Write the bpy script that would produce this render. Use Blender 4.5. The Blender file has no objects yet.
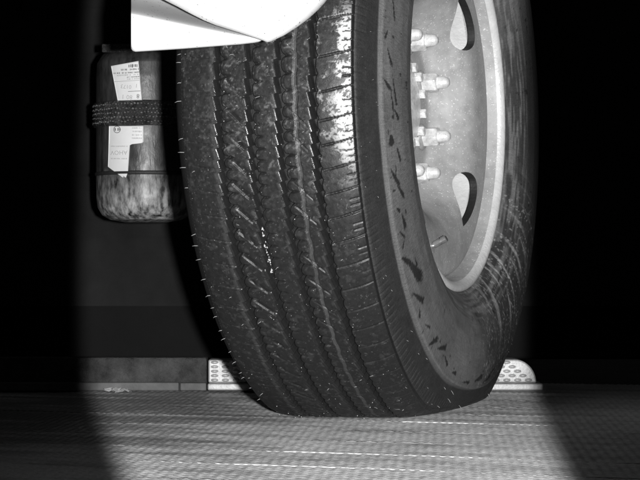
import bpy, bmesh, math, random
import numpy as np
from mathutils import Matrix, Vector
random.seed(7)
rng = np.random.default_rng(11)
scn = bpy.context.scene
COL = scn.collection
PI = math.pi

# ------------------------------------------------------------------ camera
FPX = 2006.45            # focal length in photograph pixels (640 wide)
HY = 260.0               # image row of the horizon
CAMZ = 0.2496            # camera height above the planks
cam_d = bpy.data.cameras.new('camera')
cam = bpy.data.objects.new('camera', cam_d); COL.objects.link(cam)
cam.location = (0, 0, CAMZ); cam.rotation_euler = (PI/2, 0, 0)
cam_d.sensor_width = 36; cam_d.lens = FPX*36/640
cam_d.shift_y = (HY-240)/640
cam_d.clip_start = 0.05; cam_d.clip_end = 100
scn.camera = cam
scn.render.resolution_x = 1024; scn.render.resolution_y = 768

# ------------------------------------------------------------------ world, lamp, exposure
w = bpy.data.worlds.new('World'); scn.world = w; w.use_nodes = True
w.node_tree.nodes['Background'].inputs[0].default_value = (1, 1, 1, 1)
w.node_tree.nodes['Background'].inputs[1].default_value = 0.009
ld = bpy.data.lights.new('strobe', 'SPOT')
lamp = bpy.data.objects.new('strobe_lamp', ld); COL.objects.link(lamp)
LPOS = Vector((0.10, 0.0, 0.26))
lamp.location = LPOS
lamp.rotation_euler = (Vector((0.022, 2.6, 0.25))-LPOS).to_track_quat('-Z', 'Y').to_euler()
lamp.scale = (0.215, 1, 1)  # cone squeezed narrow, added to darken both sides of the scene
ld.energy = 540; ld.spot_size = math.radians(56); ld.spot_blend = 0.12
ld.shadow_soft_size = 0.022; ld.color = (1, 1, 1)
scn.view_settings.view_transform = 'Standard'; scn.view_settings.look = 'None'
scn.view_settings.exposure = 0; scn.view_settings.gamma = 1
scn.view_settings.use_curve_mapping = False

# ------------------------------------------------------------------ wheel frame
TH, KAM = 0.3447, 0.0155
AX = np.array([math.cos(TH)*math.cos(KAM), -math.sin(TH)*math.cos(KAM), math.sin(KAM)])   # axle, outwards
FW = np.array([-math.sin(TH), -math.cos(TH), 0.0])                                         # towards the camera
UP = np.cross(AX, FW); UP = UP if UP[2] > 0 else -UP
CEN = np.array([0.0942, 3.3, 0.2521+CAMZ])
RT = 0.531
def wp(A, r, ph):
    A, r, ph = np.broadcast_arrays(np.asarray(A, float), np.asarray(r, float), np.asarray(ph, float))
    return CEN + A[..., None]*AX + r[..., None]*(np.cos(ph)[..., None]*FW + np.sin(ph)[..., None]*UP)
def pix(x, y, Y):        # a point of the place at depth Y that lies behind image point x, y
    return np.array([(x-320)/FPX*Y, Y, CAMZ+(HY-y)/FPX*Y])
def deflect(A, r, ph):   # the load squashes the tyre on the planks
    A = np.asarray(A, float); r = np.asarray(r, float)
    s = np.maximum(-np.sin(ph), 1e-3)
    x = RT-(CEN[2]-0.0015)/s
    d = 0.5*(x+np.sqrt(x*x+0.008**2))-0.0005
    k = np.clip((r-0.455)/(RT-0.455), 0, 1.1)
    bul = np.sin(np.clip((r-0.31)/(RT-0.31), 0, 1)*PI)
    return A*(1+1.2*d*bul), r-d*k

# ------------------------------------------------------------------ mesh helpers
ORIG = {}
def empty(name, loc, label, cat, group=None):
    o = bpy.data.objects.new(name, None); COL.objects.link(o); o.location = loc
    o.empty_display_size = 0.05
    ORIG[o.name] = np.array(loc, float)
    return tag(o, label, cat, group)
def tag(o, label=None, cat=None, group=None, kind=None):
    if label: o['label'] = label
    if cat: o['category'] = cat
    if group: o['group'] = group
    if kind: o['kind'] = kind
    return o
def org(parent):
    return ORIG[parent.name] if parent is not None else np.zeros(3)
def mesh(name, V, F, mat, parent=None, smooth=True, kind=None, attrs=None, base=None):
    V = np.asarray(V, float).reshape(-1, 3)
    o0 = org(parent) if base is None else np.asarray(base, float)
    me = bpy.data.meshes.new(name)
    if isinstance(F, np.ndarray):
        k = F.shape[1]; n = len(F)
        me.vertices.add(len(V)); me.vertices.foreach_set('co', (V-o0).astype(np.float32).ravel())
        me.loops.add(n*k); me.loops.foreach_set('vertex_index', F.astype(np.int32).ravel())
        me.polygons.add(n); me.polygons.foreach_set('loop_start', np.arange(0, n*k, k, dtype=np.int32))
        me.polygons.foreach_set('loop_total', np.full(n, k, dtype=np.int32))
        me.update(calc_edges=True)
    else:
        me.from_pydata([tuple(v) for v in (V-o0)], [], F)
    if isinstance(smooth, np.ndarray): me.polygons.foreach_set('use_smooth', smooth.astype(bool))
    else: me.polygons.foreach_set('use_smooth', np.full(len(me.polygons), bool(smooth)))
    for an, av in (attrs or {}).items():
        av = np.asarray(av, np.float32)
        if av.ndim == 1 or av.shape[-1] != 3:
            at = me.attributes.new(an, 'FLOAT', 'POINT'); at.data.foreach_set('value', av.ravel())
        else:
            at = me.attributes.new(an, 'FLOAT_VECTOR', 'POINT'); at.data.foreach_set('vector', av.ravel())
    me.validate(); me.materials.append(mat)
    o = bpy.data.objects.new(name, me); COL.objects.link(o)
    if parent is not None:
        o.parent = parent; ORIG[o.name] = o0
        # a child of a child: both share the root's origin
    elif base is not None:
        o.location = base; ORIG[o.name] = o0
    if kind: o['kind'] = kind
    return o
def grid_faces(n, m, closed_n=False, closed_m=False):
    i = np.arange(n if closed_n else n-1); j = np.arange(m if closed_m else m-1)
    I, J = np.meshgrid(i, j, indexing='ij'); I2 = (I+1) % n; J2 = (J+1) % m
    return np.stack([I*m+J, I*m+J2, I2*m+J2, I2*m+J], -1).reshape(-1, 4)
def vnoise(x, y, seed=0, per=None):
    g = np.random.default_rng(seed).random((256, 256))
    xi = np.floor(x).astype(int); yi = np.floor(y).astype(int); fx = x-xi; fy = y-yi
    fx = fx*fx*(3-2*fx); fy = fy*fy*(3-2*fy)
    a = g[xi % 256, yi % 256]; b = g[(xi+1) % 256, yi % 256]; c = g[xi % 256, (yi+1) % 256]; d = g[(xi+1) % 256, (yi+1) % 256]
    return (a*(1-fx)+b*fx)*(1-fy)+(c*(1-fx)+d*fx)*fy
def fbm(x, y, seed=0, oc=4):
    s = 0; a = 0.5
    for k in range(oc):
        s = s+a*vnoise(x*2**k+17*k, y*2**k+31*k, seed+k); a *= 0.5
    return s/(1-0.5**oc)
def sst(e0, e1, x):
    t = np.clip((x-e0)/(e1-e0), 0, 1); return t*t*(3-2*t)
def tube(P, rad, n=8, cap=True):
    P = [np.array(p, float) for p in P]; V = []; F = []
    rad = rad if hasattr(rad, '__len__') else [rad]*len(P)
    t0 = P[-1]-P[0]; t0 = t0/np.linalg.norm(t0)
    e = np.array([0, 0, 1.0]) if abs(t0[2]) < 0.9 else np.array([1.0, 0, 0])
    for i, p in enumerate(P):
        t = P[min(i+1, len(P)-1)]-P[max(i-1, 0)]; t = t/(np.linalg.norm(t)+1e-12)
        u = np.cross(t, e); u /= np.linalg.norm(u); v = np.cross(t, u)
        for k in range(n):
            an = 2*PI*k/n; V.append(p+rad[i]*(math.cos(an)*u+math.sin(an)*v))
    for i in range(len(P)-1):
        for k in range(n):
            F.append((i*n+k, i*n+(k+1) % n, (i+1)*n+(k+1) % n, (i+1)*n+k))
    if cap:
        F.append(tuple(range(n-1, -1, -1))); F.append(tuple((len(P)-1)*n+k for k in range(n)))
    return V, F
def merge(parts):
    V = []; F = []
    for v, f in parts:
        b = len(V); V += list(v); F += [tuple(b+i for i in q) for q in f]
    return V, F
def boxvf(c0, c1):
    x0, y0, z0 = c0; x1, y1, z1 = c1
    V = [(x, y, z) for x in (x0, x1) for y in (y0, y1) for z in (z0, z1)]
    F = [(0, 1, 3, 2), (4, 6, 7, 5), (0, 4, 5, 1), (2, 3, 7, 6), (0, 2, 6, 4), (1, 5, 7, 3)]
    return V, F
def bevel(o, wd, seg=2, ang=40):
    m = o.modifiers.new('bevel', 'BEVEL'); m.width = wd; m.segments = seg; m.limit_method = 'ANGLE'; m.angle_limit = math.radians(ang)
    return o

# ------------------------------------------------------------------ material helpers
class NT:
    def __init__(s, name):
        s.m = bpy.data.materials.new(name); s.m.use_nodes = True; s.t = s.m.node_tree
        s.b = s.t.nodes['Principled BSDF']
    def n(s, typ, **kw):
        nd = s.t.nodes.new(typ)
        for k, v in kw.items():
            if k in nd.inputs: nd.inputs[k].default_value = v
            else: setattr(nd, k, v)
        return nd
    def l(s, a, b): s.t.links.new(a, b)
    def inp(s, nd, key, v):
        if hasattr(v, 'is_output') or hasattr(v, 'links'): s.l(v, nd.inputs[key])
        else: nd.inputs[key].default_value = v
    def math(s, op, a, b=0.5, c=None, clamp=False):
        nd = s.t.nodes.new('ShaderNodeMath'); nd.operation = op; nd.use_clamp = clamp
        s.inp(nd, 0, a); s.inp(nd, 1, b)
        if c is not None: s.inp(nd, 2, c)
        return nd.outputs[0]
    def noise(s, scale, detail=4, rough=0.55, vec=None):
        nd = s.n('ShaderNodeTexNoise'); nd.inputs['Scale'].default_value = scale
        nd.inputs['Detail'].default_value = detail; nd.inputs['Roughness'].default_value = rough
        if vec is not None: s.l(vec, nd.inputs['Vector'])
        return nd.outputs['Fac']
    def mapr(s, v, a, b, c=0.0, d=1.0):
        nd = s.n('ShaderNodeMapRange'); s.inp(nd, 'Value', v)
        nd.inputs['From Min'].default_value = a; nd.inputs['From Max'].default_value = b
        nd.inputs['To Min'].default_value = c; nd.inputs['To Max'].default_value = d
        return nd.outputs[0]
    def attr(s, name):
        nd = s.n('ShaderNodeAttribute'); nd.attribute_name = name; return nd
    def stretch(s, vec, sc):
        nd = s.n('ShaderNodeMapping'); s.l(vec, nd.inputs['Vector']); nd.inputs['Scale'].default_value = sc; return nd.outputs[0]
    def obj(s): return s.n('ShaderNodeTexCoord').outputs['Object']
    def bump(s, h, dist, strength=1.0):
        nd = s.n('ShaderNodeBump'); nd.inputs['Strength'].default_value = strength; nd.inputs['Distance'].default_value = dist
        s.l(h, nd.inputs['Height']); s.l(nd.outputs[0], s.b.inputs['Normal'])
    def grey(s, v): s.l(v, s.b.inputs['Base Color'])       # a float socket drives a neutral grey
    def set(s, **kw):
        for k, v in kw.items():
            k = k.replace('_', ' ')
            if k == 'Base Color' and not hasattr(v, '__len__'): v = (v, v, v, 1)
            s.b.inputs[k].default_value = v
        return s

def rubber_tread():
    t = NT('tread_rubber'); pol = t.attr('pol').outputs['Vector']
    dust = t.attr('dust').outputs['Fac']; film_shine = t.attr('film_shine').outputs['Fac']
    n1 = t.noise(900, 3, 0.6, pol); n2 = t.noise(160, 5, 0.6, pol)
    base = t.math('MULTIPLY_ADD', n2, 0.010, 0.016)
    dd = t.math('MULTIPLY', dust, t.mapr(n1, 0.3, 0.7, 0.5, 1.2))
    base = t.math('MULTIPLY_ADD', dd, 0.085, base)
    base = t.math('MULTIPLY_ADD', film_shine, 0.72, base)  # painted wet shine and residue lift the base colour
    t.grey(base)
    ro = t.mapr(n2, 0.3, 0.7, 0.30, 0.55)
    ro = t.math('SUBTRACT', ro, t.math('MULTIPLY', film_shine, 0.15), clamp=True)
    ro = t.math('SUBTRACT', ro, t.math('MULTIPLY', t.attr('gloss').outputs['Fac'], 0.22), clamp=True)
    t.l(ro, t.b.inputs['Roughness'])
    t.bump(t.math('ADD', t.math('MULTIPLY', n1, 0.5), n2), 0.0006, 0.6)
    return t.m
def rubber_side():
    t = NT('sidewall_rubber'); pol = t.attr('pol').outputs['Vector']
    dust = t.attr('dust').outputs['Fac']; scuff = t.attr('scuff').outputs['Fac']
    fine = t.noise(500, 4, 0.6, pol)
    run = t.noise(1.0, 4, 0.6, t.stretch(pol, (380, 90, 90)))
    ring = t.noise(1.0, 3, 0.6, t.stretch(pol, (25, 420, 420)))
    k = t.math('ADD', t.mapr(fine, 0.3, 0.7, 0.65, 1.0), t.mapr(run, 0.35, 0.7, -0.1, 0.30))
    k = t.math('ADD', k, t.mapr(ring, 0.4, 0.7, -0.06, 0.10))
    base = t.math('MULTIPLY_ADD', t.math('MULTIPLY', dust, k), 0.37, 0.011)
    base = t.math('MULTIPLY', base, t.math('SUBTRACT', 1.0, t.math('MULTIPLY', scuff, 0.82)))
    t.grey(base)
    t.l(t.mapr(fine, 0.3, 0.7, 0.5, 0.75), t.b.inputs['Roughness'])
    t.bump(t.math('ADD', fine, t.math('MULTIPLY', ring, 0.2)), 0.0012, 0.7)
    return t.m
def simple(name, col, rough, metal=0.0, nscale=0, namp=0.0, bscale=0, bdist=0.0, spec=0.5):
    t = NT(name); t.set(Roughness=rough, Metallic=metal); t.b.inputs['Specular IOR Level'].default_value = spec
    ob = t.obj()
    if nscale:
        n = t.noise(nscale, 6, 0.6, ob); t.grey(t.mapr(n, 0.25, 0.75, col*(1-namp), col*(1+namp)))
    else: t.set(Base_Color=col)
    if bscale: t.bump(t.noise(bscale, 5, 0.6, ob), bdist, 1.0)
    return t.m
def rim_paint():
    t = NT('silver_rim_paint'); ob = t.obj()
    n = t.noise(18, 6, 0.6, ob); sp = t.noise(330, 2, 0.5, ob); g = t.noise(60, 5, 0.6, ob)
    base = t.mapr(n, 0.3, 0.7, 0.37, 0.53)
    base = t.math('MULTIPLY', base, t.mapr(g, 0.3, 0.7, 0.85, 1.1))
    spk = t.mapr(sp, 0.63, 0.69, 0.0, 0.40)
    t.grey(t.math('ADD', base, spk, clamp=True))
    t.set(Metallic=0.0); t.l(t.mapr(g, 0.3, 0.7, 0.36, 0.52), t.b.inputs['Roughness'])
    t.bump(t.math('ADD', g, t.math('MULTIPLY', spk, 2.0)), 0.0007, 0.6)
    return t.m
def tank_skin():
    t = NT('wet_tank_skin'); ob = t.obj()
    st = t.stretch(ob, (1, 1, 0.34)); n = t.noise(95, 6, 0.6, st); s2 = t.noise(30, 4, 0.6, st); big = t.noise(22, 4, 0.6, ob)
    sz = t.n('ShaderNodeSeparateXYZ'); t.l(ob, sz.inputs[0])
    splash = t.mapr(t.math('ADD', sz.outputs[2], t.math('MULTIPLY', big, 0.08)), 0.155, 0.075, 0.06, 1.0)     # road splash thrown up from below
    grime = t.math('MULTIPLY', t.mapr(n, 0.36, 0.72, 0.0, 1.0), splash)
    t.grey(t.math('MULTIPLY_ADD', grime, 0.60, t.mapr(s2, 0.3, 0.7, 0.012, 0.045)))
    t.l(t.mapr(big, 0.3, 0.7, 0.28, 0.5), t.b.inputs['Roughness'])
    t.bump(n, 0.0012, 0.8)
    return t.m
def plank_metal():
    t = NT('plank_metal'); g = t.n('ShaderNodeNewGeometry').outputs['Position']
    rot = t.n('ShaderNodeMapping'); t.l(g, rot.inputs['Vector']); rot.inputs['Rotation'].default_value = (0, 0, TH)
    v = rot.outputs[0]
    n = t.noise(1.0, 5, 0.65, t.stretch(v, (3.0, 17, 1))); f = t.noise(260, 4, 0.6, g); b = t.noise(4.5, 3, 0.5, g)
    sx = t.n('ShaderNodeSeparateXYZ'); t.l(g, sx.inputs[0])
    trk = t.math('MULTIPLY', t.mapr(sx.outputs[0], -0.02, -0.22, 0, 1), t.mapr(sx.outputs[1], 2.45, 2.85, 0, 1))   # wet track rolled onto the planks
    wet = t.mapr(t.math('ADD', n, t.math('MULTIPLY', trk, 0.22)), 0.50, 0.74, 0.0, 1.0)
    base = t.math('MULTIPLY', t.mapr(f, 0.3, 0.7, 0.64, 0.88), t.mapr(b, 0.35, 0.65, 0.85, 1.1))
    t.grey(t.math('MULTIPLY', base, t.math('SUBTRACT', 1.0, t.math('MULTIPLY', wet, 0.62))))
    t.l(t.math('SUBTRACT', 0.62, t.math('MULTIPLY', wet, 0.2)), t.b.inputs['Roughness'])
    t.bump(f, 0.0006, 0.8)
    return t.m
def white_paint():
    t = NT('white_panel_paint'); ob = t.obj()
    sp = t.noise(210, 3, 0.6, ob); n = t.noise(20, 4, 0.6, ob)
    t.grey(t.math('SUBTRACT', t.mapr(n, 0.3, 0.7, 0.80, 0.86), t.mapr(sp, 0.66, 0.70, 0.0, 0.72)))
    t.set(Roughness=0.35)
    return t.m
M = dict(tread=rubber_tread(), side=rubber_side(), rim=rim_paint(), tank=tank_skin(), plank=plank_metal(), white=white_paint(),
    nut=simple('nut_steel', 0.90, 0.28, 0.25, 90, 0.4, 160, 0.0010), drum=simple('drum_iron', 0.45, 0.6, 0.2, 40, 0.3, 90, 0.001),
    dark=simple('dark_steel', 0.03, 0.6, 0.2, 30, 0.4, 120, 0.001), flap=simple('flap_rubber', 0.017, 0.8, 0, 5, 0.6, 300, 0.0006, 0.2),
    earth=simple('ground_concrete', 0.10, 0.9, 0, 9, 0.3, 60, 0.004), hair=simple('hair_rubber', 0.55, 0.4),  # hair is pale: its sheen is put into the colour
    grit_glint=simple('grit_glints', 0.6, 0.25), paper=simple('label_paper', 0.88, 0.5, 0, 40, 0.05), ink=simple('label_ink', 0.12, 0.7),
    pale=simple('pale_ink', 0.45, 0.7), steel=simple('dimpled_steel', 0.5, 0.5, 0.3, 25, 0.3, 200, 0.0008),
    board=simple('grimy_channel', 0.055, 0.8, 0, 30, 0.75, 70, 0.012), lip=simple('channel_lip', 0.12, 0.7, 0, 25, 0.4, 120, 0.001),
    leaf=simple('dry_litter', 0.6, 0.8, 0, 80, 0.4), strap=simple('strap_steel', 0.08, 0.16, 0.5, 60, 0.8, 130, 0.012),
    bead=simple('wet_bead', 0.16, 0.2, 0.3, 160, 0.9), hem=simple('hem_rubber', 0.008, 0.8, 0, 7, 0.25, 300, 0.0006, 0.2),
    rim_lit=simple('lit_rim_paint', 0.78, 0.32, 0.1, 45, 0.12, 160, 0.0012),
    brass=simple('valve_metal', 0.55, 0.25, 0.8, 90, 0.3))

# ------------------------------------------------------------------ setting: ground under the planks, planks
gr = mesh('ground', *boxvf((-6, -3, -0.25), (6, 9, -0.03)), M['earth'], None, False); tag(gr, kind='structure')
PN = np.array([math.sin(TH), math.cos(TH), 0]); PU = np.array([math.cos(TH), -math.sin(TH), 0])
PW = 0.172
deck_o = np.array([0.0, 2.6, 0.0])
deck = bpy.data.objects.new('deck', None); COL.objects.link(deck); deck.location = deck_o; deck['kind'] = 'structure'
ORIG[deck.name] = deck_o
nu, nv = 1100, 74
u = np.linspace(-1.25, 1.25, nu); v = np.linspace(0, PW, nv)
U, Vv = np.meshgrid(u, v, indexing='ij')
r1 = np.sin(2*PI*(Vv*9/PW+U*2.1)+0.7*np.sin(2*PI*U/0.026+0.6))
r2 = np.sin(2*PI*(U/0.0125+Vv*4/PW))
hgt = 0.00074*r1+0.00044*r2*(0.6+0.4*r1)+0.0007*(fbm(U*90, Vv*90, 5)-0.5)*sst(0, .01, Vv)*sst(0, .01, PW-Vv)
ed = sst(0, 0.0022, PW-0.0015-Vv)
lipn = sst(.35, .6, fbm(U*6, U*0, 15))
def plank_verts(lip):
    h_ = hgt-0.0022
    if lip: h_ = h_+(0.0000+0.0008*lipn-hgt)*sst(.0038, .0012, Vv)
    P_ = (U[..., None]*PU+Vv[..., None]*PN+np.array([0, 0, 1])*h_[..., None]).reshape(-1, 3)
    return np.concatenate([P_, P_[0::nv]-[0, 0, 0.02], P_[nv-1::nv]-[0, 0, 0.02]])        # skirts along both long edges
PF = grid_faces(nu, nv)[:, ::-1]
b0 = nu*nv; ii = np.arange(nu-1)
sk = np.concatenate([np.stack([ii*nv, (ii+1)*nv, b0+ii+1, b0+ii], 1), np.stack([ii*nv+nv-1, b0+nu+ii, b0+nu+ii+1, (ii+1)*nv+nv-1], 1)])
LIPS = (-1, 0, 3)
protos = {}
for k in range(-5, 9):
    off = PN*(k*PW+0.020); lip = k in LIPS
    if lip not in protos:
        o = mesh('plank', plank_verts(lip), np.concatenate([PF, sk]), M['plank'], deck, True, base=(0, 0, 0)); protos[lip] = o.data
    else:
        o = bpy.data.objects.new('plank', protos[lip]); COL.objects.link(o); o.parent = deck
    o.location = off

# ------------------------------------------------------------------ wheel
base_pt = np.array([CEN[0], CEN[1], 0.0])
wheel = empty('truck_wheel', base_pt, 'wet worn truck wheel with silver steel disc and black rubber tyre on metal planks', 'wheel')
# --- carcass: sidewalls, shoulders and groove floors
prof = [(-.125, .298), (-.135, .306), (-.150, .322), (-.162, .345), (-.169, .375), (-.169, .405), (-.163, .44), (-.154, .4665), (-.146, .487), (-.135, .508), (-.126, .516),
        (-.110, .5145), (-.06, .5175), (0, .519), (.06, .5175), (.112, .513), (.1285, .5135), (.1362, .5148), (.1402, .5065), (.1475, .488), (.1535, .4715), (.1548, .4685), (.1585, .4680), (.1598, .4655), (.1605, .4615),
        (.1655, .44), (.1700, .41), (.1712, .385), (.1670, .355), (.1560, .330), (.1440, .314), (.1360, .3065), (.130, .300)]
prof = np.array(prof)
def dense(P, step):
    out = [P[0]]
    for a, b in zip(P[:-1], P[1:]):
        n = max(1, int(np.linalg.norm(b-a)/step))
        for k in range(1, n+1): out.append(a+(b-a)*k/n)
    return np.array(out)
pd = dense(prof, 0.0022)
for it in range(2):      # ease the polyline, but keep the sharp moulded lip
    q = pd.copy(); q[1:-1] = (pd[:-2]+2*pd[1:-1]+pd[2:])/4
    keep = (np.abs(pd[:, 1]-.4665) < .006) & (pd[:, 0] > 0); q[keep] = pd[keep]; pd = q
FA, FB = math.radians(-122), math.radians(52)
phs = np.concatenate([np.linspace(FA, FB, 1250), np.linspace(FB, FA+2*PI, 420)[1:-1]])
# the far side of the sidewall also shows: keep it fine too
A2, PH = np.meshgrid(pd[:, 0], phs, indexing='xy'); R2 = np.broadcast_to(pd[:, 1], A2.shape)
Ad, Rd = deflect(A2, R2, PH)
# fine moulded rings near the rim and scrub marks
ringz = 0.00025*np.sin(R2*2*PI/0.008)*((A2 > .15) & (R2 > .325) & (R2 < .36))
phw = (PH+PI) % (2*PI)-PI
tk = np.interp(phw, np.linspace(-PI, PI, 4000), np.linspace(-PI, PI, 4000)*RT/0.0365*3)
tick = sst(.16, .05, np.abs((tk % 1)-.5))*(0.3+0.7*vnoise(np.floor(tk)*1.37, R2*0, 27))*sst(.492, .500, R2)*(A2 > .13)
Ad = Ad+ringz-0.0016*tick+0.0012*(fbm(PH*22.5, R2*45, 29)-.5)*((A2 > .13) & (R2 > .47))
VW = wp(Ad, Rd, PH); VW[..., 2] = np.maximum(VW[..., 2], 0.0012)
q = PH*0.5
sw = sst(.1585, .1602, A2)*(R2 < .4672)+((A2 > .13) & (R2 < .44))*0.0
sw = np.where((A2 > .12) & (R2 < .4668), 1.0, 0.0)
dust = sw*(0.42+0.30*(fbm(q*18, R2*40, 21)-0.5))
but = np.where((A2 > .12) & (R2 >= .4668) & (R2 < .515), 1.0, 0.0)
dust = dust+but*(0.035+0.05*fbm(q*70, R2*90, 8))
dust = dust+0.25*sst(.0035, .0, np.abs(R2-.4675))*(A2 > .15)
# pale dried runs fanning out of the bead on the lower far side
pn = (PH-PI) % (2*PI)                                     # 0 at the far horizontal, growing downwards
farside = sst(-.9, -.2, np.where(pn > PI, pn-2*PI, pn))*sst(1.75, 1.25, pn-np.where(pn > PI, 2*PI, 0)+0.5*(fbm(q*20, R2*20, 45)-.5))
dust = dust*(1-0.74*sw*farside)  # less dust over the far side, with a ragged edge
fan = np.exp(-((pn-0.95)/0.42)**2)
line = sst(.60, .74, fbm(q*62-R2*26, R2*7, 41, 4))
dust = dust+sw*fan*line*0.9*sst(.44, .36, R2)*sst(.300, .318, R2)
drops = sst(.70, .80, fbm(q*240, R2*240, 51, 2))
dust = dust+sw*drops*0.7*sst(.3, .5, fan+0.35*sst(.2, .6, pn)*(pn < 1.6))
# near side: rub streaks running round the bead
dust = dust+sw*sst(.37, .33, R2)*0.35*sst(.45, .7, fbm(q*14, R2*330, 61, 3))
scuff = np.zeros_like(A2)
def blot(phd, r, la, lr, ang=0.0, s=1.0, sharp=0.25):
    global scuff
    dq = ((PH-math.radians(phd)+PI) % (2*PI)-PI)*r; dr = R2-r
    c_, s_ = math.cos(ang), math.sin(ang)
    x = dq*c_+dr*s_; y = -dq*s_+dr*c_
    d = np.sqrt((x/la)**2+(y/lr*(1+0.7*x/la))**2)+0.5*(fbm(q*300, R2*300, 77, 2)-0.5)
    scuff = np.maximum(scuff, s*sst(1.0, 1.0-sharp, d)*(A2 > .14)*(R2 < .466))
for a in [(4, .445, .012, .0018, .5), (8, .455, .008, .0015, -.4), (-2, .432, .020, .0018, .25), (-11, .448, .008, .0048, 0), (-9.5, .455, .004, .0012, 0), (-4, .44, .016, .0016, .2), (-18, .447, .018, .0026, .55),
          (-17.3, .444, .012, .0012, -.2), (-24, .45, .006, .0018, .8), (-29, .45, .009, .0014, .6), (-31, .452, .007, .0012, -.7), (-38, .437, .030, .0058, .42), (-37, .428, .008, .0016, .1), (-41, .432, .008, .0014, 1.2),
          (-47, .455, .008, .0016, -.5), (-52, .448, .009, .0014, .4), (-57, .450, .016, .0030, .9), (-66, .447, .012, .0018, -.3), (-72, .452, .01, .0022, .2), (-80, .455, .016, .0018, .1), (-95, .452, .022, .0016, .12), (-99, .444, .018, .0014, .15), (-110, .453, .02, .0014, .1),
          (-1, .452, .012, .0024, .9), (-6.5, .428, .010, .002, .7), (-14, .43, .012, .0022, .35), (-21, .436, .014, .0024, .6), (-27, .44, .012, .003, .2), (-34, .455, .012, .0026, .7), (-44, .446, .018, .003, .5), (-62, .44, .016, .0028, .5), (-88, .446, .02, .003, .2), (14, .44, .02, .0014, .3), (20, .45, .014, .0016, -.3), (26, .435, .012, .0018, .5)]:
    blot(a[0], a[1], a[2]*1.25, a[3]*1.45, *a[4:])
small = sst(.79, .84, fbm(q*85, R2*85, 91, 3))*(A2 > .14)*(R2 < .466)
scuff = np.maximum(scuff, small*0.9)
pol = np.stack([q, pd[None, :, 0]+0*q, R2], -1)
tyre = mesh('tyre', VW.reshape(-1, 3), grid_faces(len(phs), len(pd), True), M['side'], wheel, True,
            attrs=dict(dust=np.clip(dust, 0, 1.4).ravel(), scuff=scuff.ravel(), pol=pol.reshape(-1, 3)))
tag(tyre, 'worn black tyre with pale scuffed sidewall')

# --- tread ribs
def top_r(A):
    a = np.abs(A-0.004)
    return 0.5312-0.10*a*a-0.9*np.maximum(0, a-0.078)**2*3.4-1.2*np.maximum(0, a-0.116)**2*12
pf = np.linspace(math.radians(-118), math.radians(48), 1480); pc = np.linspace(math.radians(48), math.radians(242), 260)[1:-1]
phr = np.concatenate([pf, pc])
pit = 0.0365+0.0135*sst(math.radians(-7), math.radians(2), phr)+0.002*np.sin(phr*9)
pha = np.concatenate([[0], np.cumsum(0.5*(1/pit[1:]+1/pit[:-1])*np.diff(phr)*RT)])     # tread pitch counter
def lobes(s): return np.abs(np.sin(PI*s))**0.6
def saw(s): return (s % 1.0)
TSTEP = 0.0008
def seg_d(x, y, x0, y0, x1, y1):
    dx, dy = x1-x0, y1-y0; L = math.hypot(dx, dy); dx /= L; dy /= L
    al = (x-x0)*dx+(y-y0)*dy; n = (x-x0)*(-dy)+(y-y0)*dx
    return al, n, L
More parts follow.
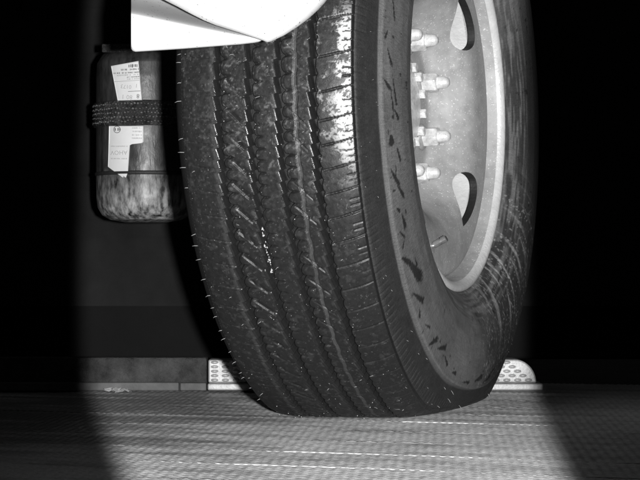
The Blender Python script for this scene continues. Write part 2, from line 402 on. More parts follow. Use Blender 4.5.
def rib(idx, a0, a1, lfun, rfun, bl=0.0022, br=0.0036):
    eL = a0+lfun(pha); eR = a1+rfun(pha)
    nt = int((a1-a0)/TSTEP)
    tt = np.linspace(0, 1, nt)
    # cross-section: wall, rounded edge, top, rounded edge, wall
    bev = bl
    cols = []; rr = []
    top = eL[:, None]+(eR-eL)[:, None]*(0.0+1.0*tt[None, :])
    W = (eR-eL)[:, None]
    inn = bl+(W-bl-br)*tt[None, :]
    topA = eL[:, None]+inn
    h = np.zeros_like(topA)
    sP = np.broadcast_to(pha[:, None], topA.shape)
    fr = sP % 1.0; cell = np.floor(sP)
    dst = np.zeros_like(topA); film_shine = np.zeros_like(topA)
    qq = np.broadcast_to((phr*RT)[:, None], topA.shape)
    lp = np.broadcast_to((pit)[:, None], topA.shape)
    x0 = topA-a0; xx = inn; WW = np.broadcast_to(W, topA.shape)
    yy = (fr-0.5)*lp                                    # metres along the tread inside one pitch, + is up
    if idx == 2:                                        # slanting wedge cuts and their short return
        al, n, L = seg_d(x0, yy, 0.000, 0.015, 0.025, -0.010)
        m = sst(-0.001, 0.001, al)*sst(L+0.001, L-0.001, al)
        cut = np.where(n < 0, sst(-0.0008, 0.0, n), sst(0.0085, 0.0, n))*m
        kc = 0.12+0.88*sst(.2, .8, vnoise(cell*3.7, x0*160, 12))
        h -= 0.0026*cut*kc; dst += 0.04*cut*kc
        al, n, L = seg_d(x0, yy, 0.025, -0.010, 0.039, -0.003)
        m = sst(-0.001, 0.001, al)*sst(L+0.001, L-0.001, al)
        h -= 0.0018*m*sst(0.0018, 0.0, np.abs(n)); dst += 0.05*m*sst(0.0025, 0, np.abs(n))
    if idx == 4:                                        # slender jogged groove with dusty floor, slanting cuts across it
        mid = 0.0150+0.0016*np.clip(np.sin(2*PI*sP), -0.5, 0.5)
        d = np.abs(x0-mid); g = sst(0.0034, 0.0020, d)
        h -= 0.0015*g; dst += 0.6*g*(0.5+0.8*fbm(qq*40, xx*40, 33))
        al, n, L = seg_d(x0, yy, 0.000, 0.016, 0.030, -0.014)
        m = sst(-0.001, 0.001, al)*sst(L+0.001, L-0.001, al)
        h -= 0.0026*m*vnoise(cell*2.9, x0*120, 13)*sst(0.0014, 0.0003, np.abs(n))*(np.cos(cell*2.3) > -0.6); dst += 0.0*m
    if idx == 5:                                        # curved sipes rising outwards, two short slits between
        cy = -0.008+0.010*(xx/WW)**1.2
        d = np.abs(yy-cy)
        ang0 = np.degrees(np.broadcast_to(phr[:, None], topA.shape)); vis = 0.30+0.70*sst(-38, -16, ang0); vis = vis*(0.6+0.4*vnoise(cell*5.1, cell*0+xx*60, 14))
        h -= 0.0045*vis*sst(0.0019, 0.0004, d)*sst(.02, .1, xx/WW)
        for s0 in (-0.45, 0.0, 0.31):
            d2 = np.abs((((fr-0.5)-s0+0.5-cy/lp*0.6) % 1.0-0.5)*lp)
            h -= 0.003*vis*vis*sst(0.0016, 0.0004, d2)*sst(WW-0.015, WW-0.011, xx)*(s0 != 0.0)
        # wet highlight painted pale over dried residue on the outer shoulder, with gaps
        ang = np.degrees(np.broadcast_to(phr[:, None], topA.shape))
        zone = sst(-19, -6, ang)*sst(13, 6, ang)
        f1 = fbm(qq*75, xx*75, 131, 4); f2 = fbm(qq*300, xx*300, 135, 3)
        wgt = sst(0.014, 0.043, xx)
        film_shine = zone*sst(0.565-0.20*wgt, 0.625-0.20*wgt, 0.65*f1+0.35*f2)*(0.35+0.65*sst(0.02, 0.04, xx))
        film_shine *= sst(WW+0.0, WW-0.0008, xx)
        film_shine = np.where(h < -0.001, 0, film_shine)
        film_shine *= 1-0.9*sst(.58, .66, f2)
    if idx in (1, 2, 3, 4):                             # wet shine painted into the colour in patches on the upper ribs
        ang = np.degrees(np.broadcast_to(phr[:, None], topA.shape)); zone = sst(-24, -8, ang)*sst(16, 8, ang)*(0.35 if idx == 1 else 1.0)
        f1 = fbm(qq*85, xx*85, 230+idx, 4); f2 = fbm(qq*330, xx*330, 330+idx, 2); film_shine = 0.035*zone*sst(.50, .66, 0.6*f1+0.4*f2)+0.10*zone*sst(.64, .70, 0.5*f1+0.5*f2)
    if idx == 1:
        cy = 0.006-0.008*(xx/WW)
        d = np.abs(yy-cy)
        h -= 0.0014*sst(0.0010, 0.0004, d)*sst(.35, .45, xx/WW+0.2*np.sin(cell*1.7)); dst += 0.25*sst(.0014, 0, d)*sst(.55, .7, vnoise(qq*400, xx*200, 3))
        for s0 in np.arange(-.5, .5, 0.14):
            d2 = np.abs((fr-0.5-s0)*lp); h -= 0.0020*sst(0.0010, 0.0004, d2)*sst(0.004, 0.002, xx)
        dst += 0.35*sst(WW-0.011, WW-0.007, xx)*(0.4+0.9*fbm(qq*90, xx*90, 9))+0.30*sst(0.004, 0.001, xx)*fbm(qq*150, xx*50, 19)
    if idx in (2, 3, 4):                                # notches running in from the scallop cusps
        cu_ = (2*sP+(0.5 if idx == 3 else 0.1)+0.5) % 1.0-0.5
        h -= 0.0055*sst(0.16, 0.0, np.abs(cu_))*sst(0.014, 0.001, xx)*(0.55+0.45*vnoise(np.floor(2*sP)*2.3, xx*0, 17))
        h -= 0.0012*sst(0.007, 0.0, xx)
    if idx in (2, 3, 4):                                # pale rubbed crescents between the facets
        er = (WW-xx); ph2 = (2*sP) % 1.0
        c = sst(0.009, 0.003, er+0.004*np.abs(ph2-0.5))*sst(.42, .6, fbm(qq*110, xx*110, 40+idx))
        dst += 0.55*c
    dst += 0.22*sst(.62, .72, fbm(qq*130, xx*130, 60+idx))+0.9*sst(.80, .84, fbm(qq*420, xx*420, 70+idx, 2))
    h += 0.0003*(fbm(qq*120, xx*120, 80+idx)-0.5)+0.0006*(fbm(qq*30, xx*30, 85+idx)-0.5)
    Rtop = top_r(topA)+h
    # assemble columns
    z1 = np.zeros((len(phr), 1))
    def col(Aoff, dr, left):
        e = eL if left else eR
        A_ = e[:, None]+(Aoff if left else -Aoff); rt = Rtop[:, :1] if left else Rtop[:, -1:]
        return A_, rt-dr
    Ls = []; Rs = []
    for dA, dr in ((-0.0012, .0175), (-0.0008, .008), (-0.0002, .0042)): Ls.append(col(dA, dr, True))
    for k in range(0, 5):
        an = k/5*PI/2; Ls.append(col(bl*(1-math.cos(an)), bl*(1-math.sin(an)), True))
    for k in range(6, -1, -1):
        an = k/7*PI/2; Rs.append(col(br*(1-math.cos(an)), br*(1-math.sin(an)), False))
    for dA, dr in ((-0.0004, .0042), (-0.0016, .008), (-0.0030, .0175)): Rs.append(col(dA, dr, False))
    Aall = np.concatenate([c[0] for c in Ls]+[topA]+[c[0] for c in Rs], 1)
    Rall = np.concatenate([c[1] for c in Ls]+[Rtop]+[c[1] for c in Rs], 1)
    nl, nr = len(Ls), len(Rs)
    dz = np.concatenate([np.zeros((len(phr), nl)), dst, np.repeat(dst[:, -1:]*0.0, nr, 1)], 1)
    fz = np.concatenate([np.zeros((len(phr), nl)), film_shine, np.zeros((len(phr), nr))], 1)
    wetn = sst(.22, .45, fbm(phr*RT*35, phr*0+idx, 140+idx))[:, None]*(1 if idx < 5 else 0.3)
    gz = np.concatenate([np.zeros((len(phr), nl)), sst(0.006, 0.0, WW-xx)*0.6*wetn, np.repeat(wetn, nr, 1)], 1)
    dz[:, -1:] += 0.0
    P2 = np.broadcast_to(phr[:, None], Aall.shape)
    Ad, Rd = deflect(Aall, Rall, P2)
    X = wp(Ad, Rd, P2); X[..., 2] = np.maximum(X[..., 2], 0.0014)
    po = np.stack([P2*RT, Aall, Rall], -1)
    mesh('tread_rib', X.reshape(-1, 3), grid_faces(len(phr), Aall.shape[1], True), M['tread'], tyre, True,
         attrs=dict(dust=np.clip(dz, 0, 1.6).ravel(), film_shine=np.clip(fz, 0, 1).ravel(), gloss=np.clip(gz, 0, 1).ravel(), pol=po.reshape(-1, 3)))
lob = lambda s: -0.0066*lobes(2*s+0.1)*(0.85+0.3*vnoise(np.floor(2*s+.1)*1.7, s*0, 88))
fac = lambda s: -0.0044*saw(2*s+0.3)*(0.7+0.5*vnoise(np.floor(2*s+.3)*1.3, s*0, 89))
non = lambda s: 0*s
rib(1, -0.1240, -0.0640, non, fac)
rib(2, -0.0530, -0.0172, lob, fac)
rib(3, -0.0066, 0.0270, lambda s: -0.0046*lobes(2*s+.5), fac)
rib(4, 0.0386, 0.0775, lob, fac)
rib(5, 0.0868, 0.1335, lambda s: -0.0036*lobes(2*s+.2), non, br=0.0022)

# --- rubber vent hairs and pale specks standing for wet glints on the tyre
hv = []; 
def hair(A, r, phd, d, ln, rad=0.00042):
    p0 = wp(A, r, math.radians(phd)); d = d/np.linalg.norm(d)
    bend = np.array([0, 0, -0.25*ln])*random.random()
    hv.append(tube([p0-d*0.002, p0+d*ln*0.55, p0+d*ln+bend], [rad, rad*0.9, rad*0.5], 3))
for ph in np.arange(-70, 30, 2.7):
    j = random.uniform(-1.0, 1.0); pr = math.radians(ph+j)
    if random.random() < .22: continue
    rad_d = math.cos(pr)*FW+math.sin(pr)*UP
    hair(-.1262, .5165, ph+j, -AX*0.95+rad_d*0.25+np.array([0, 0, random.uniform(-.3, .15)]), random.uniform(.004, .0085), .00036)
for ph in np.arange(-86, 24, 1.35):
    for A, r in [(.1345+.0195*t_, .5095-.038*t_) for t_ in (random.random()**1.6, random.random())]:
        if random.random() < .22:
            j = random.uniform(-.5, .5); pr = math.radians(ph+j); rad_d = math.cos(pr)*FW+math.sin(pr)*UP
            hair(A, r, ph+j, AX*0.8+rad_d*0.9+UP*random.uniform(-.2, .5), random.uniform(.003, .007), 0.00034)
for ph in np.arange(-84, 20, 0.55):
    A = random.choice([-.11, -.085, -.045, -.03, 0.0, .015, .06, .068, .095, .11, .122])+random.uniform(-.006, .006)
    if random.random() < .4:
        pr = math.radians(ph); rad_d = math.cos(pr)*FW+math.sin(pr)*UP
        hair(A, float(top_r(A)), ph, rad_d*0.35+AX*random.choice([-1, 1])*0.9+UP*random.uniform(-.5, .5), random.uniform(.002, .006), 0.00030)
for ph in np.arange(195, 262, 3.3):
    pr = math.radians(ph); rad_d = math.cos(pr)*FW+math.sin(pr)*UP
    hair(.137, .507, ph+random.uniform(-1, 1), rad_d+AX*0.4, random.uniform(.005, .009), .0004)
def fix(V):
    V = np.array(V); V[:, 2] = np.maximum(V[:, 2], 0.002); return V
hv = [h for h in hv if min(p[2] for p in h[0]) > 0.012]
V, F = merge(hv)
mesh('vent_hairs', V, F, M['hair'], tyre, True, 'stuff')
gv = []
OCT = [(0, 2, 4), (2, 1, 4), (1, 3, 4), (3, 0, 4), (2, 0, 5), (1, 2, 5), (3, 1, 5), (0, 3, 5)]
cl = fbm(np.arange(3000)*0.37, np.arange(3000)*0.11, 3)
for i in range(520):
    ph = random.uniform(-72, 20); A = random.uniform(-.12, .135)
    pr = math.radians(ph)
    if vnoise(np.array([ph*0.35]), np.array([A*90]), 4)[0] < .45: continue
    r = float(top_r(A)) if A < .131 else .508
    c = wp(A, r+.0002, pr); s = random.choice([.0003, .0004, .0005, .0008])*random.uniform(.7, 1.2)
    e1, e2 = AX, np.cos(pr)*UP-np.sin(pr)*FW; e3 = math.cos(pr)*FW+math.sin(pr)*UP
    gv.append(([c+e1*s, c-e1*s, c+e2*s*1.3, c-e2*s*1.3, c+e3*s, c-e3*s], OCT))
for i in range(26):                                       # pale stones and painted wet glints in one groove
    ph = random.uniform(-31, -22.5); A = -.0150+random.uniform(-.0022, .003); pr = math.radians(ph)
    c = wp(A, float(top_r(A))-.0012, pr); s = random.uniform(.0006, .0018); e1, e2 = AX, np.cos(pr)*UP-np.sin(pr)*FW; e3 = math.cos(pr)*FW+math.sin(pr)*UP
    gv.append(([c+e1*s, c-e1*s, c+e2*s*1.9, c-e2*s*1.9, c+e3*s*1.4, c-e3*s], OCT))
V, F = merge(gv)
mesh('grit_glints', V, F, M['grit_glint'], tyre, True, 'stuff')

# --- rim and disc
def revolve(loop, n=240):
    loop = np.array(loop); ph = np.linspace(0, 2*PI, n, endpoint=False)
    V = wp(loop[None, :, 0], loop[None, :, 1], ph[:, None]).reshape(-1, 3)
    return V, grid_faces(n, len(loop), True, True)
def smooth_loop(P, it=2):
    P = np.array(P, float)
    for _ in range(it):
        Q = np.roll(P, -1, 0); P = np.stack([.75*P+.25*Q, .25*P+.75*Q], 1).reshape(-1, 2)
    return P
barrel = smooth_loop([(.1245, .300), (.1275, .3058), (.1335, .3068), (.1385, .3035), (.1395, .297), (.1345, .291), (.127, .2885), (.115, .2865), (.105, .2850), (.085, .2795), (.03, .266), (-.09, .264), (-.12, .284), (-.132, .303),
                      (-.126, .306), (-.112, .291), (-.09, .272), (.03, .274), (.085, .288), (.112, .2935)], 2)
V, F = revolve(barrel, 260); rim = mesh('rim', V, F, M['rim_lit'], wheel, True)
rim.data.materials.append(M['rim'])                     # plain well; lip and inner barrel have their light painted as paler colour
nb = len(barrel); amid = (barrel[:, 0]+np.roll(barrel[:, 0], -1))/2
rim.data.polygons.foreach_set('material_index', np.tile(((amid > .088) & (amid < .1275)).astype(np.int32), 260))
face = [(.098, .2840), (.106, .2815), (.1125, .2760), (.1155, .266), (.1155, .248), (.1125, .220), (.1050, .197), (.087, .178), (.060, .165), (.0445, .155), (.0405, .146), (.0402, .090)]
TK = 0.0095
loop = smooth_loop(face+[(.0400-TK, .090), (.0402-TK, .149), (.044-TK, .162), (.062-TK, .174), (.090-TK, .187), (.105-TK, .206), (.111-TK, .226), (.1125-TK, .244), (.110-TK, .262), (.093, .2775)], 2)
V, F = revolve(loop, 300)
disc = mesh('wheel_disc', V, F, M['rim'], wheel, True)
cutters = []
AXv, FWv, UPv = Vector(AX), Vector(FW), Vector(UP)
for phh, sg in ((225, 1), (135, -1), (45, 1), (-45, -1)):
    pr = math.radians(phh); er = math.cos(pr)*FW+math.sin(pr)*UP; et = sg*(-math.sin(pr)*FW+math.cos(pr)*UP)   # et: towards the tip
    pts = []
    for k in range(40):
        a = 2*PI*k/40; x = math.cos(a); y = math.sin(a)
        tx = 0.059*x; wd = 0.036*y*abs(math.sin(a/2))**0.9*(1.0 if y < 0 else 0.62)
        pts.append((tx+0.004, wd*1.3))
    c0 = CEN+0.2165*er
    V = [c0+et*p+er*q_+AX*(.03) for p, q_ in pts]+[c0+et*p+er*q_+AX*(.16) for p, q_ in pts]
    n = len(pts); F = [tuple(range(n)), tuple(range(2*n-1, n-1, -1))]+[(k, n+k, n+(k+1) % n, (k+1) % n) for k in range(n)]
    cu = mesh('cutter', V, F, M['dark'], None, False, base=base_pt)
    bm = bmesh.new(); bm.from_mesh(cu.data); bmesh.ops.recalc_face_normals(bm, faces=bm.faces); bm.to_mesh(cu.data); bm.free()
    cutters.append(cu)
bm = bmesh.new(); bm.from_mesh(disc.data); bmesh.ops.recalc_face_normals(bm, faces=bm.faces); bm.to_mesh(disc.data); bm.free()
for cu in cutters:
    m = disc.modifiers.new('hole', 'BOOLEAN'); m.operation = 'DIFFERENCE'; m.object = cu; m.solver = 'EXACT'; m.material_mode = 'TRANSFER'
bpy.context.view_layer.update()
dg = bpy.context.evaluated_depsgraph_get()
nm = bpy.data.meshes.new_from_object(disc.evaluated_get(dg)); disc.modifiers.clear(); disc.data = nm
for cu in cutters: bpy.data.objects.remove(cu)
bm = bmesh.new(); bm.from_mesh(nm)
for e in bm.edges:
    if len(e.link_faces) == 2 and e.calc_face_angle(0) > math.radians(38): e.smooth = False
bm.to_mesh(nm); bm.free()
bevel(disc, 0.0035, 3, 38)
# drum and hub behind the disc
V, F = revolve(smooth_loop([(.018, .07), (.018, .19), (.010, .203), (-.10, .205), (-.10, .19), (-.0, .19), (.004, .07)], 1), 160)
mesh('brake_drum', V, F, M['drum'], wheel, True)
V, F = revolve(smooth_loop([(.030, .0), (.056, .0), (.058, .055), (.054, .066), (.046, .072), (.046, .082), (.030, .084)], 1), 120)
mesh('hub', V, F, M['nut'], wheel, True)
# balance weight style lip line inside the rim is left to the paint; nuts:
def spin(pr, n):
    pr = np.array(pr, float); V = []
    for a in range(n):
        t = 2*PI*a/n; V += [(x, r*math.cos(t), r*math.sin(t)) for x, r in pr]
    return np.array(V), grid_faces(n, len(pr), True)
hexp = [(.006, 0), (.006, .0155), (.0065, .0172), (.030, .0172), (.0325, .0150), (.0325, 0)]
V, F = spin(hexp, 6); nut0 = mesh('wheel_nut', V, F, M['nut'], None, False); bevel(nut0, .0012, 2, 30)
V, F = spin([(0, 0), (0, .0215), (.0025, .0225), (.0055, .0205), (.0075, .0165), (.0075, 0)], 24); wash0 = mesh('washer', V, F, M['drum'], None, True)
V, F = spin([(.030, 0), (.030, .0098), (.034, .0105), (.043, .0102), (.048, .0088), (.0515, .0055), (.0525, 0)], 20); stud0 = mesh('stud', V, F, M['nut'], None, True)
RB = Matrix((tuple(AX), tuple(FW), tuple(UP))).transposed().to_4x4()
for k in range(8):
    a = math.radians(22.5+45*k); P = wp(.0405, .1185, a)-base_pt
    rotx = Matrix.Rotation(random.uniform(0, 1), 4, 'X')
    n_ = nut0 if k == 0 else nut0.copy()
    ws = wash0 if k == 0 else wash0.copy(); st = stud0 if k == 0 else stud0.copy()
    if k:
        for o in (n_, ws, st): COL.objects.link(o)
    n_.parent = wheel; n_.matrix_local = Matrix.Translation(P) @ RB @ rotx
    ws.parent = n_; st.parent = n_
# bolts and dark seat ring round the hub cap
V, F = revolve(smooth_loop([(.038, .076), (.047, .077), (.049, .083), (.047, .089), (.038, .090)], 1), 120)
mesh('hub_seat_ring', V, F, M['drum'], wheel, True)
for k in range(12):
    hb = nut0.copy(); COL.objects.link(hb); hb.name = 'hub_bolt'; hb.parent = wheel
    hb.matrix_local = Matrix.Translation(wp(.050, .063, 2*PI*(k+.3)/12)-base_pt) @ RB @ Matrix.Scale(.5, 4)
# valve stem
def to_px(P): return np.array([320+FPX*P[0]/P[1], HY-FPX*(P[2]-CAMZ)/P[1]])
best = min(((np.linalg.norm(to_px(wp(.118, r_, math.radians(p_)))-np.array([432, 246])), r_, p_) for r_ in np.arange(.20, .275, .004) for p_ in np.arange(-180, -60, 1.0)))
v1 = wp(.118, best[1], math.radians(best[2])); v0 = v1-AX*.03
v2 = pix(446.5, 238.0, v1[1]-.008)
vs = mesh('valve_stem', *tube([v0, v1, v1+(v2-v1)*.15], [.0042, .0042, .0042], 14), M['brass'], wheel, True)
d = v2-v1
mesh('valve_cap', *tube([v1+d*.12, v1+d*.14, v1+d*.55, v1+d*.58, v1+d*.62, v1+d*.66, v1+d*.97, v2], [.0045, .0056, .0056, .0046, .0046, .0058, .0058, .0046], 16), M['brass'], vs, False)

# ------------------------------------------------------------------ white bumper corner in front of the tyre
def shell(name, x_of, y_bot, y_top, dep, n, m, thick, parent, xs):
    V = []
    for i in range(n):
        x = xs[0]+(xs[1]-xs[0])*i/(n-1)
        for j in range(m):
            t = j/(m-1); yb = y_bot(x); y = yb+(y_top-yb)*t
            V.append(pix(x_of(x, y), y, dep(x, y, t)))
    V = np.array(V); F = grid_faces(n, m)[:, ::-1]
    back = V+np.array([0, thick, 0])
    Vb = np.concatenate([V, back]); Fb = [tuple(f) for f in F]+[tuple(int(a)+n*m for a in f[::-1]) for f in F]
    rim_ = [i*m for i in range(n)]+[(n-1)*m+j for j in range(1, m)]+[i*m+m-1 for i in range(n-2, -1, -1)]+[j for j in range(m-2, 0, -1)]
    for a, b in zip(rim_, rim_[1:]+rim_[:1]): Fb.append((a, b, b+n*m, a+n*m))
    o = mesh(name, Vb, [tuple(int(k) for k in f) for f in Fb], M['white'], parent, True)
    bm = bmesh.new(); bm.from_mesh(o.data); bmesh.ops.recalc_face_normals(bm, faces=bm.faces)
    for e in bm.edges:
        if len(e.link_faces) == 2 and e.calc_face_angle(0) > math.radians(50): e.smooth = False
    bm.to_mesh(o.data); bm.free(); bevel(o, .0025, 3, 50)
    return o
bump_root = empty('bumper_corner', pix(235, 46, 2.58), 'overexposed white bumper corner of two panels hanging before the tyre', 'bumper')
def interp(pts): 
    xs_ = [p[0] for p in pts]; ys_ = [p[1] for p in pts]
    return lambda x: float(np.interp(x, xs_, ys_))
yb1 = interp([(131, 48.5), (132.5, 50.6), (135, 51.6), (180, 48.8), (240, 44.2), (254, 42.6), (259, 41.6), (263, 39.6)])
fold = interp([(131, 15), (165, 22), (190, 27), (230, 35), (262, 41), (300, 45)])
def dep1(x, y, t):
    a = max(0.0, fold(x)-y)
    e_ = 0.00075*a*a; return 2.58+e_/(1+e_/.16)+0.010*math.exp(-t*30)
shell('lower_panel', lambda x, y: x, yb1, -70, dep1, 90, 160, .004, bump_root, (131, 263))
yb2 = interp([(120, -36), (150, -9), (165, 0), (178, 6.5), (190, 13), (203, 19.5), (215, 24.5), (240, 32.5), (255, 37.5), (264, 40.5), (267, 42), (271, 41), (284, 35), (298, 26), (308, 18.5), (318, 9.5), (325, 2), (332, -8), (345, -30)])
def dep2(x, y, t):
    return 2.53+0.0000045*(x-240)**2+0.016*math.exp(-t*14)
shell('upper_panel', lambda x, y: x, yb2, -75, dep2, 120, 40, .006, bump_root, (120, 345))

# ------------------------------------------------------------------ tank behind the tyre
TC = pix(146, 140, 3.95); TR = 0.098
ztop = pix(0, 49, 3.95)[2]; zbot = pix(0, 223, 3.95)[2]
tank = empty('air_tank', (TC[0], TC[1], zbot), 'wet dark upright tank with strap and torn white labels behind the tyre', 'tank')
H = ztop-zbot
pr = [(0, 0.0005), (.04, .001), (.07, .006), (.086, .015), (.0945, .030), (.0975, .05), (.098, .09), (.098, H-.06), (.096, H-.03), (.085, H-.012), (.06, H-.004), (0, H)]
pr = dense(np.array([(r*TR/.098, z) for r, z in pr]), .004)
nph = 160; a = np.linspace(0, 2*PI, nph, endpoint=False)
V = np.stack([TC[0]+pr[None, :, 0]*np.cos(a)[:, None], TC[1]+pr[None, :, 0]*np.sin(a)[:, None], zbot+pr[None, :, 1]+0*a[:, None]], -1)
mesh('tank_body', V.reshape(-1, 3), grid_faces(nph, len(pr), True), M['tank'], tank, True)
z0 = pix(0, 125.5, 3.86)[2]; z1 = pix(0, 100, 3.86)[2]
sp_ = [(TR+.0005, z0), (TR+.005, z0+.002), (TR+.006, z0+.006), (TR+.006, z1-.006), (TR+.005, z1-.002), (TR+.0005, z1)]
sp_ = dense(np.array(sp_), .004)
V = np.stack([TC[0]+sp_[None, :, 0]*np.cos(a)[:, None], TC[1]+sp_[None, :, 0]*np.sin(a)[:, None], sp_[None, :, 1]+0*a[:, None]], -1)
mesh('strap', V.reshape(-1, 3), grid_faces(nph, len(sp_), True), M['strap'], tank, True)
zl = pix(0, 174.5, 3.86)[2]; zh = pix(0, 170.5, 3.86)[2]
sp_ = dense(np.array([(TR+.0003, zl), (TR+.0024, zl+.0015), (TR+.0024, zh-.0015), (TR+.0003, zh)]), .003)
V = np.stack([TC[0]+sp_[None, :, 0]*np.cos(a)[:, None], TC[1]+sp_[None, :, 0]*np.sin(a)[:, None], sp_[None, :, 1]+0*a[:, None]], -1)
mesh('seam_band', V.reshape(-1, 3), grid_faces(nph, len(sp_), True), M['dark'], tank, True)
bd = []
for row in range(5):
    zr = z0+.008+(z1-z0-.016)*row/4
    for c_ in range(46):
        a_ = PI+.1+(c_+.5*(row % 2))*(PI-.2)/46; rad_ = TR+.006; s_ = random.uniform(.0012, .0026)
        p_ = np.array([TC[0]+rad_*math.cos(a_), TC[1]+rad_*math.sin(a_), zr+random.uniform(-.0015, .0015)]); nn_ = np.array([math.cos(a_), math.sin(a_), 0]); tt_ = np.array([-math.sin(a_), math.cos(a_), 0])
        bd.append(([p_+tt_*s_*1.7, p_-tt_*s_*1.7, p_+np.array([0, 0, s_]), p_-np.array([0, 0, s_]), p_+nn_*s_*.8, p_-nn_*s_], OCT))
mesh('strap_beads', *merge(bd), M['bead'], tank, True, 'stuff')
def cyl_at(x, y, rad):     # where image point x, y meets the front of a cylinder round the tank's axis
    Y = TC[1]-rad*0.9
    for _ in range(12):
        X = (x-320)/FPX*Y; dx = max(-rad*.995, min(rad*.995, X-TC[0])); Y = TC[1]-math.sqrt(rad*rad-dx*dx)
    return np.array([TC[0]+dx, Y, CAMZ+(HY-y)/FPX*Y])
def sheet(name, poly_fn, nx, ny, rad, mat, parent):
    V = np.array([[cyl_at(*poly_fn(i/(nx-1), j/(ny-1)), rad) for j in range(ny)] for i in range(nx)])
    Vb = np.concatenate([V.reshape(-1, 3), np.array([[cyl_at(*poly_fn(i/(nx-1), j/(ny-1)), rad-.0012) for j in range(ny)] for i in range(nx)]).reshape(-1, 3)])
    F = grid_faces(nx, ny)[:, ::-1]; n = nx*ny
    rim_ = [i*ny for i in range(nx)]+[(nx-1)*ny+j for j in range(1, ny)]+[i*ny+ny-1 for i in range(nx-2, -1, -1)]+[j for j in range(ny-2, 0, -1)]
    Fb = [tuple(int(k) for k in f) for f in F]+[tuple(int(k)+n for k in f[::-1]) for f in F]+[(p_, q_, q_+n, p_+n) for p_, q_ in zip(rim_, rim_[1:]+rim_[:1])]
    return mesh(name, Vb, Fb, mat, parent, True)
def bil(c00, c10, c11, c01):
    def f(u_, v_):
        a_ = [c00[k]*(1-u_)+c10[k]*u_ for k in (0, 1)]; b_ = [c01[k]*(1-u_)+c11[k]*u_ for k in (0, 1)]
        return a_[0]*(1-v_)+b_[0]*v_, a_[1]*(1-v_)+b_[1]*v_
    return f
RL = TR+.0022
up_l = sheet('upper_label', bil((111, 66), (138.5, 61), (142, 100.5), (118, 102.5)), 26, 18, RL, M['paper'], tank)  # right edge cut at the tyre's shadow edge, shade put into the outline
tag(up_l, 'white printed label above the strap')
def torn(u_, v_):
    L = np.interp(v_, [0, .5, .8, 1], [109, 108.5, 108, 122]); R = np.interp(v_, [0, .33, .36, .9, 1], [143.5, 143.5, 130, 128, 126])
    return L+(R-L)*u_, 126+(177-126)*v_+(3*math.sin(u_*9)*max(0, v_-.8))
lo_l = sheet('lower_label', torn, 26, 46, RL, M['paper'], tank)
tag(lo_l, 'torn white label below the strap, printed upside down')
def text_on(txt, x, y, size, mat, parent, rot=PI, name='printed_text', sx=1.0):
    cu = bpy.data.curves.new(name, 'FONT'); cu.body = txt; cu.size = size; cu.align_x = 'CENTER'; cu.align_y = 'CENTER'; cu.resolution_u = 2
    to = bpy.data.objects.new(name, cu); COL.objects.link(to); bpy.context.view_layer.update()
    me = bpy.data.meshes.new_from_object(to.evaluated_get(bpy.context.evaluated_depsgraph_get()))
    bpy.data.objects.remove(to); bpy.data.curves.remove(cu)
    V = []; c_, s_ = math.cos(rot), math.sin(rot)
    for v_ in me.vertices:
        px_, py_ = v_.co.x*sx, v_.co.y
        V.append(cyl_at(x+c_*px_-s_*py_, y-(s_*px_+c_*py_), RL+.0006))
    F = [tuple(p_.vertices) for p_ in me.polygons]
    bpy.data.meshes.remove(me)
    return mesh(name, V, F, mat, parent, False)
def print_line(x0, x1, y, hh, parent, mat='ink', slope=-0.05):      # a line of print too small to read
    V = []; F = []; x = x0
    while x < x1:
        if random.random() < .16: x += hh*.45; continue
        w_ = hh*random.uniform(.16, .4); dy = slope*(x-x0); t_ = y+dy-hh*random.uniform(.35, .5); b_ = y+dy+hh*random.uniform(.3, .5)
        k = len(V); V += [cyl_at(x, t_, RL+.0006), cyl_at(x+w_, t_, RL+.0006), cyl_at(x+w_, b_, RL+.0006), cyl_at(x, b_, RL+.0006)]
        F.append((k, k+3, k+2, k+1)); x += w_+hh*random.uniform(.12, .3)
    mesh('printed_line', V, F, M[mat], parent, False)
print_line(127, 137.5, 66.0, 3.4, up_l); print_line(121, 138, 69.9, 1.9, up_l); print_line(113.5, 139, 73.4, 1.8, up_l); print_line(117, 139, 75.5, 1.8, up_l, 'pale'); print_line(127, 139.5, 77.2, 1.5, up_l); print_line(127, 139.5, 79.2, 1.5, up_l, 'pale')
text_on('0173', 126, 86.5, 5.5, M['pale'], up_l, PI-0.07); text_on('1', 136.5, 85.5, 5.5, M['pale'], up_l, PI-0.07)
text_on('80 1', 127, 96.8, 6.2, M['pale'], up_l, PI-0.07); text_on('8', 138, 96, 6.2, M['ink'], up_l, PI-0.07)
def rule(x0, y0, x1, y1, parent, th=.5, mat='pale'):
    V = []; n = 10
    for i in range(n):
        t = i/(n-1); x = x0+(x1-x0)*t; y = y0+(y1-y0)*t
        V += [cyl_at(x, y-th/2, RL+.0006), cyl_at(x, y+th/2, RL+.0006)]
    mesh('printed_rule', V, [(2*i, 2*i+2, 2*i+3, 2*i+1) for i in range(n-1)], M[mat], parent, False)
rule(113.6, 81.8, 139.5, 80.2, up_l); rule(128, 91.5, 140.5, 90.9, up_l, .5, 'ink'); rule(134.5, 80.6, 135.5, 90.8, up_l, .5)
text_on('AHOV', 119, 152.5, 6.0, M['pale'], lo_l, PI+0.02)
print_line(111, 127, 146.3, 1.6, lo_l, 'pale', 0); print_line(111, 127, 158.6, 1.6, lo_l, 'pale', 0)
for y_ in (128, 131.5, 135, 138.2): print_line(132, 142, y_, 1.7, lo_l, 'pale', 0)
def ring_mark(x, y, r0, r1):
    V = []; n = 24
    for k in range(n):
        a_ = 2*PI*k/n; V += [cyl_at(x+r0*math.cos(a_), y+r0*math.sin(a_), RL+.0006), cyl_at(x+r1*math.cos(a_), y+r1*math.sin(a_), RL+.0006)]
    mesh('printed_emblem', V, [(2*k, (2*k+2) % (2*n), (2*k+3) % (2*n), 2*k+1) for k in range(n)], M['ink'], lo_l, False)
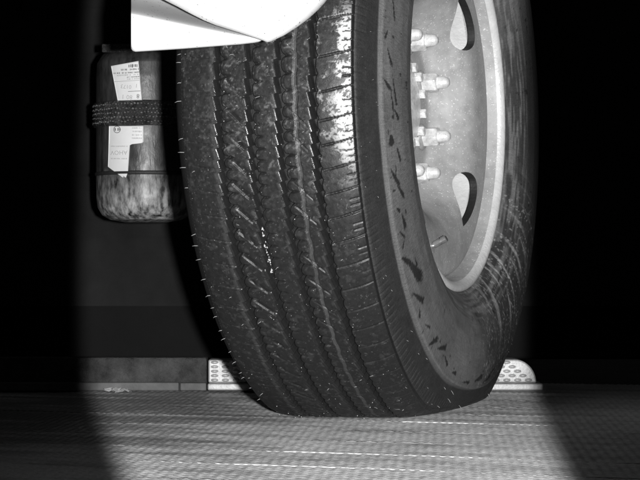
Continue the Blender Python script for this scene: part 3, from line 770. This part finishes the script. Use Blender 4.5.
ring_mark(117, 129.5, 3.0, 3.6); print_line(114.6, 119.6, 129.3, 3.0, lo_l, 'ink', 0)
V, F = boxvf((TC[0]-.075, TC[1]-.112, ztop-.018), (TC[0]-.012, TC[1]-.104, ztop-.002))
bevel(mesh('top_bracket', V, F, M['strap'], tank, False), .002)
# bracket plate the tank hangs from
V, F = boxvf((TC[0]-.02, TC[1]+.085, z0), (TC[0]+.10, TC[1]+.13, z1))
bevel(mesh('strap_bracket', V, F, M['dark'], tank, False), .003)

# ------------------------------------------------------------------ mud flap far behind
FY = 4.55
zb = pix(0, 306, FY)[2]; zz = pix(0, 360.5, FY)[2]
flap = empty('mud_flap', (0, FY, zz), 'broad black rubber mud flap with faint ribs behind tyre and tank', 'mud flap')
rows = []
zs = np.linspace(zb, 1.15, 190)
V = []
for z_ in zs:
    k = (z_-zb)/.046; off = 0.0008*sst(.22, .05, abs(((k+.3*math.sin(k*2.1)) % 1)-.5))
    V.append((off, z_))
for i, x in enumerate(np.linspace(-.95, .95, 24)): rows.append([(x, FY-o_, z_) for o_, z_ in V])
n, m = len(rows), len(V); P = np.array(rows).reshape(-1, 3)
o = mesh('flap_sheet', P, grid_faces(n, m)[:, ::-1], M['flap'], flap, False)
sm = o.modifiers.new('solid', 'SOLIDIFY'); sm.thickness = .012; sm.offset = -1
V, F = boxvf((-.95, FY+.05, zz), (.95, FY+.075, zb+.03)); bevel(mesh('flap_hem', V, F, M['hem'], flap, False), .008, 3)

# ------------------------------------------------------------------ low channel and dimpled chock behind the tyre
CY = FPX*CAMZ/(391.5-HY)
ch_top = pix(0, 358, CY)[2]
chan = empty('floor_channel', (-.45, CY, 0), 'grimy dark steel channel lying on the planks left of the tyre', 'channel')
V, F = boxvf((-1.0, CY+.016, .0005), (-.216, CY+.06, ch_top)); bevel(mesh('web', V, F, M['board'], chan, False), .003)
V, F = boxvf((-1.0, CY, .0015), (-.268, CY+.0155, pix(0, 382.5, CY)[2])); bevel(mesh('flange', V, F, M['lip'], chan, False), .002)
V, F = boxvf((-.2655, CY+.001, .0015), (-.216, CY+.0155, pix(0, 383, CY)[2])); bevel(mesh('flange', V, F, M['lip'], chan, False), .002)
# chock: long body with a rounded far end, plain lip below, pressed dimples above
KX0, KX1 = pix(208.5, 0, CY)[0], pix(536, 0, CY)[0]
KY = CY-.012; kt = pix(0, 359.5, CY)[2]; kl = pix(0, 383, CY)[2]
chock = empty('wheel_chock', ((KX0+KX1)/2, KY, 0), 'dimpled bright steel chock bar with rounded end lying behind the tyre', 'chock')
out = [(KX0, kl+.0006), (KX0, kt)]
ex = pix(514, 0, CY)[0]
for k in range(13):
    t = k/12*PI/2; out.append((ex+(KX1-ex)*math.sin(t), kl+.0006+(kt-kl)*math.cos(t)))
n = len(out)
V = [(x, KY+.004, z_) for x, z_ in out]+[(x, KY+.07, z_) for x, z_ in out]
F = [tuple(range(n)), tuple(range(2*n-1, n-1, -1))]+[(k, n+k, n+(k+1) % n, (k+1) % n) for k in range(n)]
o = mesh('body', V, F, M['steel'], chock, False)
bm = bmesh.new(); bm.from_mesh(o.data); bmesh.ops.recalc_face_normals(bm, faces=bm.faces); bm.to_mesh(o.data); bm.free(); bevel(o, .003, 2)
V, F = boxvf((KX0-.001, KY-.004, .003), (KX1+.012, KY+.07, kl)); bevel(mesh('foot_lip', V, F, M['steel'], chock, False), .003, 3)
dv = []
for r_ in range(5):
    z_ = kl+.006+r_*(kt-kl-.006)/4.6
    for c_ in range(40):
        x = KX0+.012+c_*.0205+(.010 if r_ % 2 and c_ > 8 else 0)
        if x > KX1-.012: continue
        if x > ex and (z_-kl+.006)/(kt-kl) > math.sqrt(max(0, 1-((x+.008-ex)/(KX1-ex))**2)): continue
        P = [(x, KY+.0005, z_)]; nn = 10
        for rr_, yy_ in ((.45, .0012), (.8, .0028), (1.0, .0045)):
            for k in range(nn):
                a_ = 2*PI*k/nn; P.append((x+.0078*rr_*math.cos(a_), KY+yy_, z_+.0036*rr_*math.sin(a_)))
        f = [(0, 1+k, 1+(k+1) % nn) for k in range(nn)]
        for q_ in range(2): f += [(1+q_*nn+k, 1+(q_+1)*nn+k, 1+(q_+1)*nn+(k+1) % nn, 1+q_*nn+(k+1) % nn) for k in range(nn)]
        dv.append((P, f))
V, F = merge(dv)
o = mesh('dimples', V, F, M['steel'], chock, True, 'stuff')
bm = bmesh.new(); bm.from_mesh(o.data); bmesh.ops.recalc_face_normals(bm, faces=bm.faces); bm.to_mesh(o.data); bm.free()

# ------------------------------------------------------------------ dry litter by the channel
lv = []
for i in range(26):
    c = pix(random.uniform(104, 131), 393, CY-.02); c = np.array([c[0], CY-.008-random.random()*.03, .002+random.random()*.004])
    L = random.uniform(.006, .016); wd = random.uniform(.002, .005); an = random.uniform(0, PI); tl = random.uniform(.2, 1.2)
    d1 = np.array([math.cos(an), math.sin(an)*.5, math.sin(tl)*.35]); d2 = np.array([-math.sin(an), math.cos(an), .3])
    nrm = np.array([0, -.001, .0008])
    P = [c-d1*L*.5, c-d2*wd, c+d1*L*.7, c+d2*wd]; P = P+[p+nrm for p in P]
    P = [np.array([p[0], p[1], max(p[2], .0005)]) for p in P]
    lv.append((P, [(0, 1, 2, 3), (7, 6, 5, 4), (0, 4, 5, 1), (1, 5, 6, 2), (2, 6, 7, 3), (3, 7, 4, 0)]))
V, F = merge(lv)
tag(mesh('leaf_litter', V, F, M['leaf'], None, False, 'stuff'), 'small heap of pale dry litter against the dark channel', 'litter')
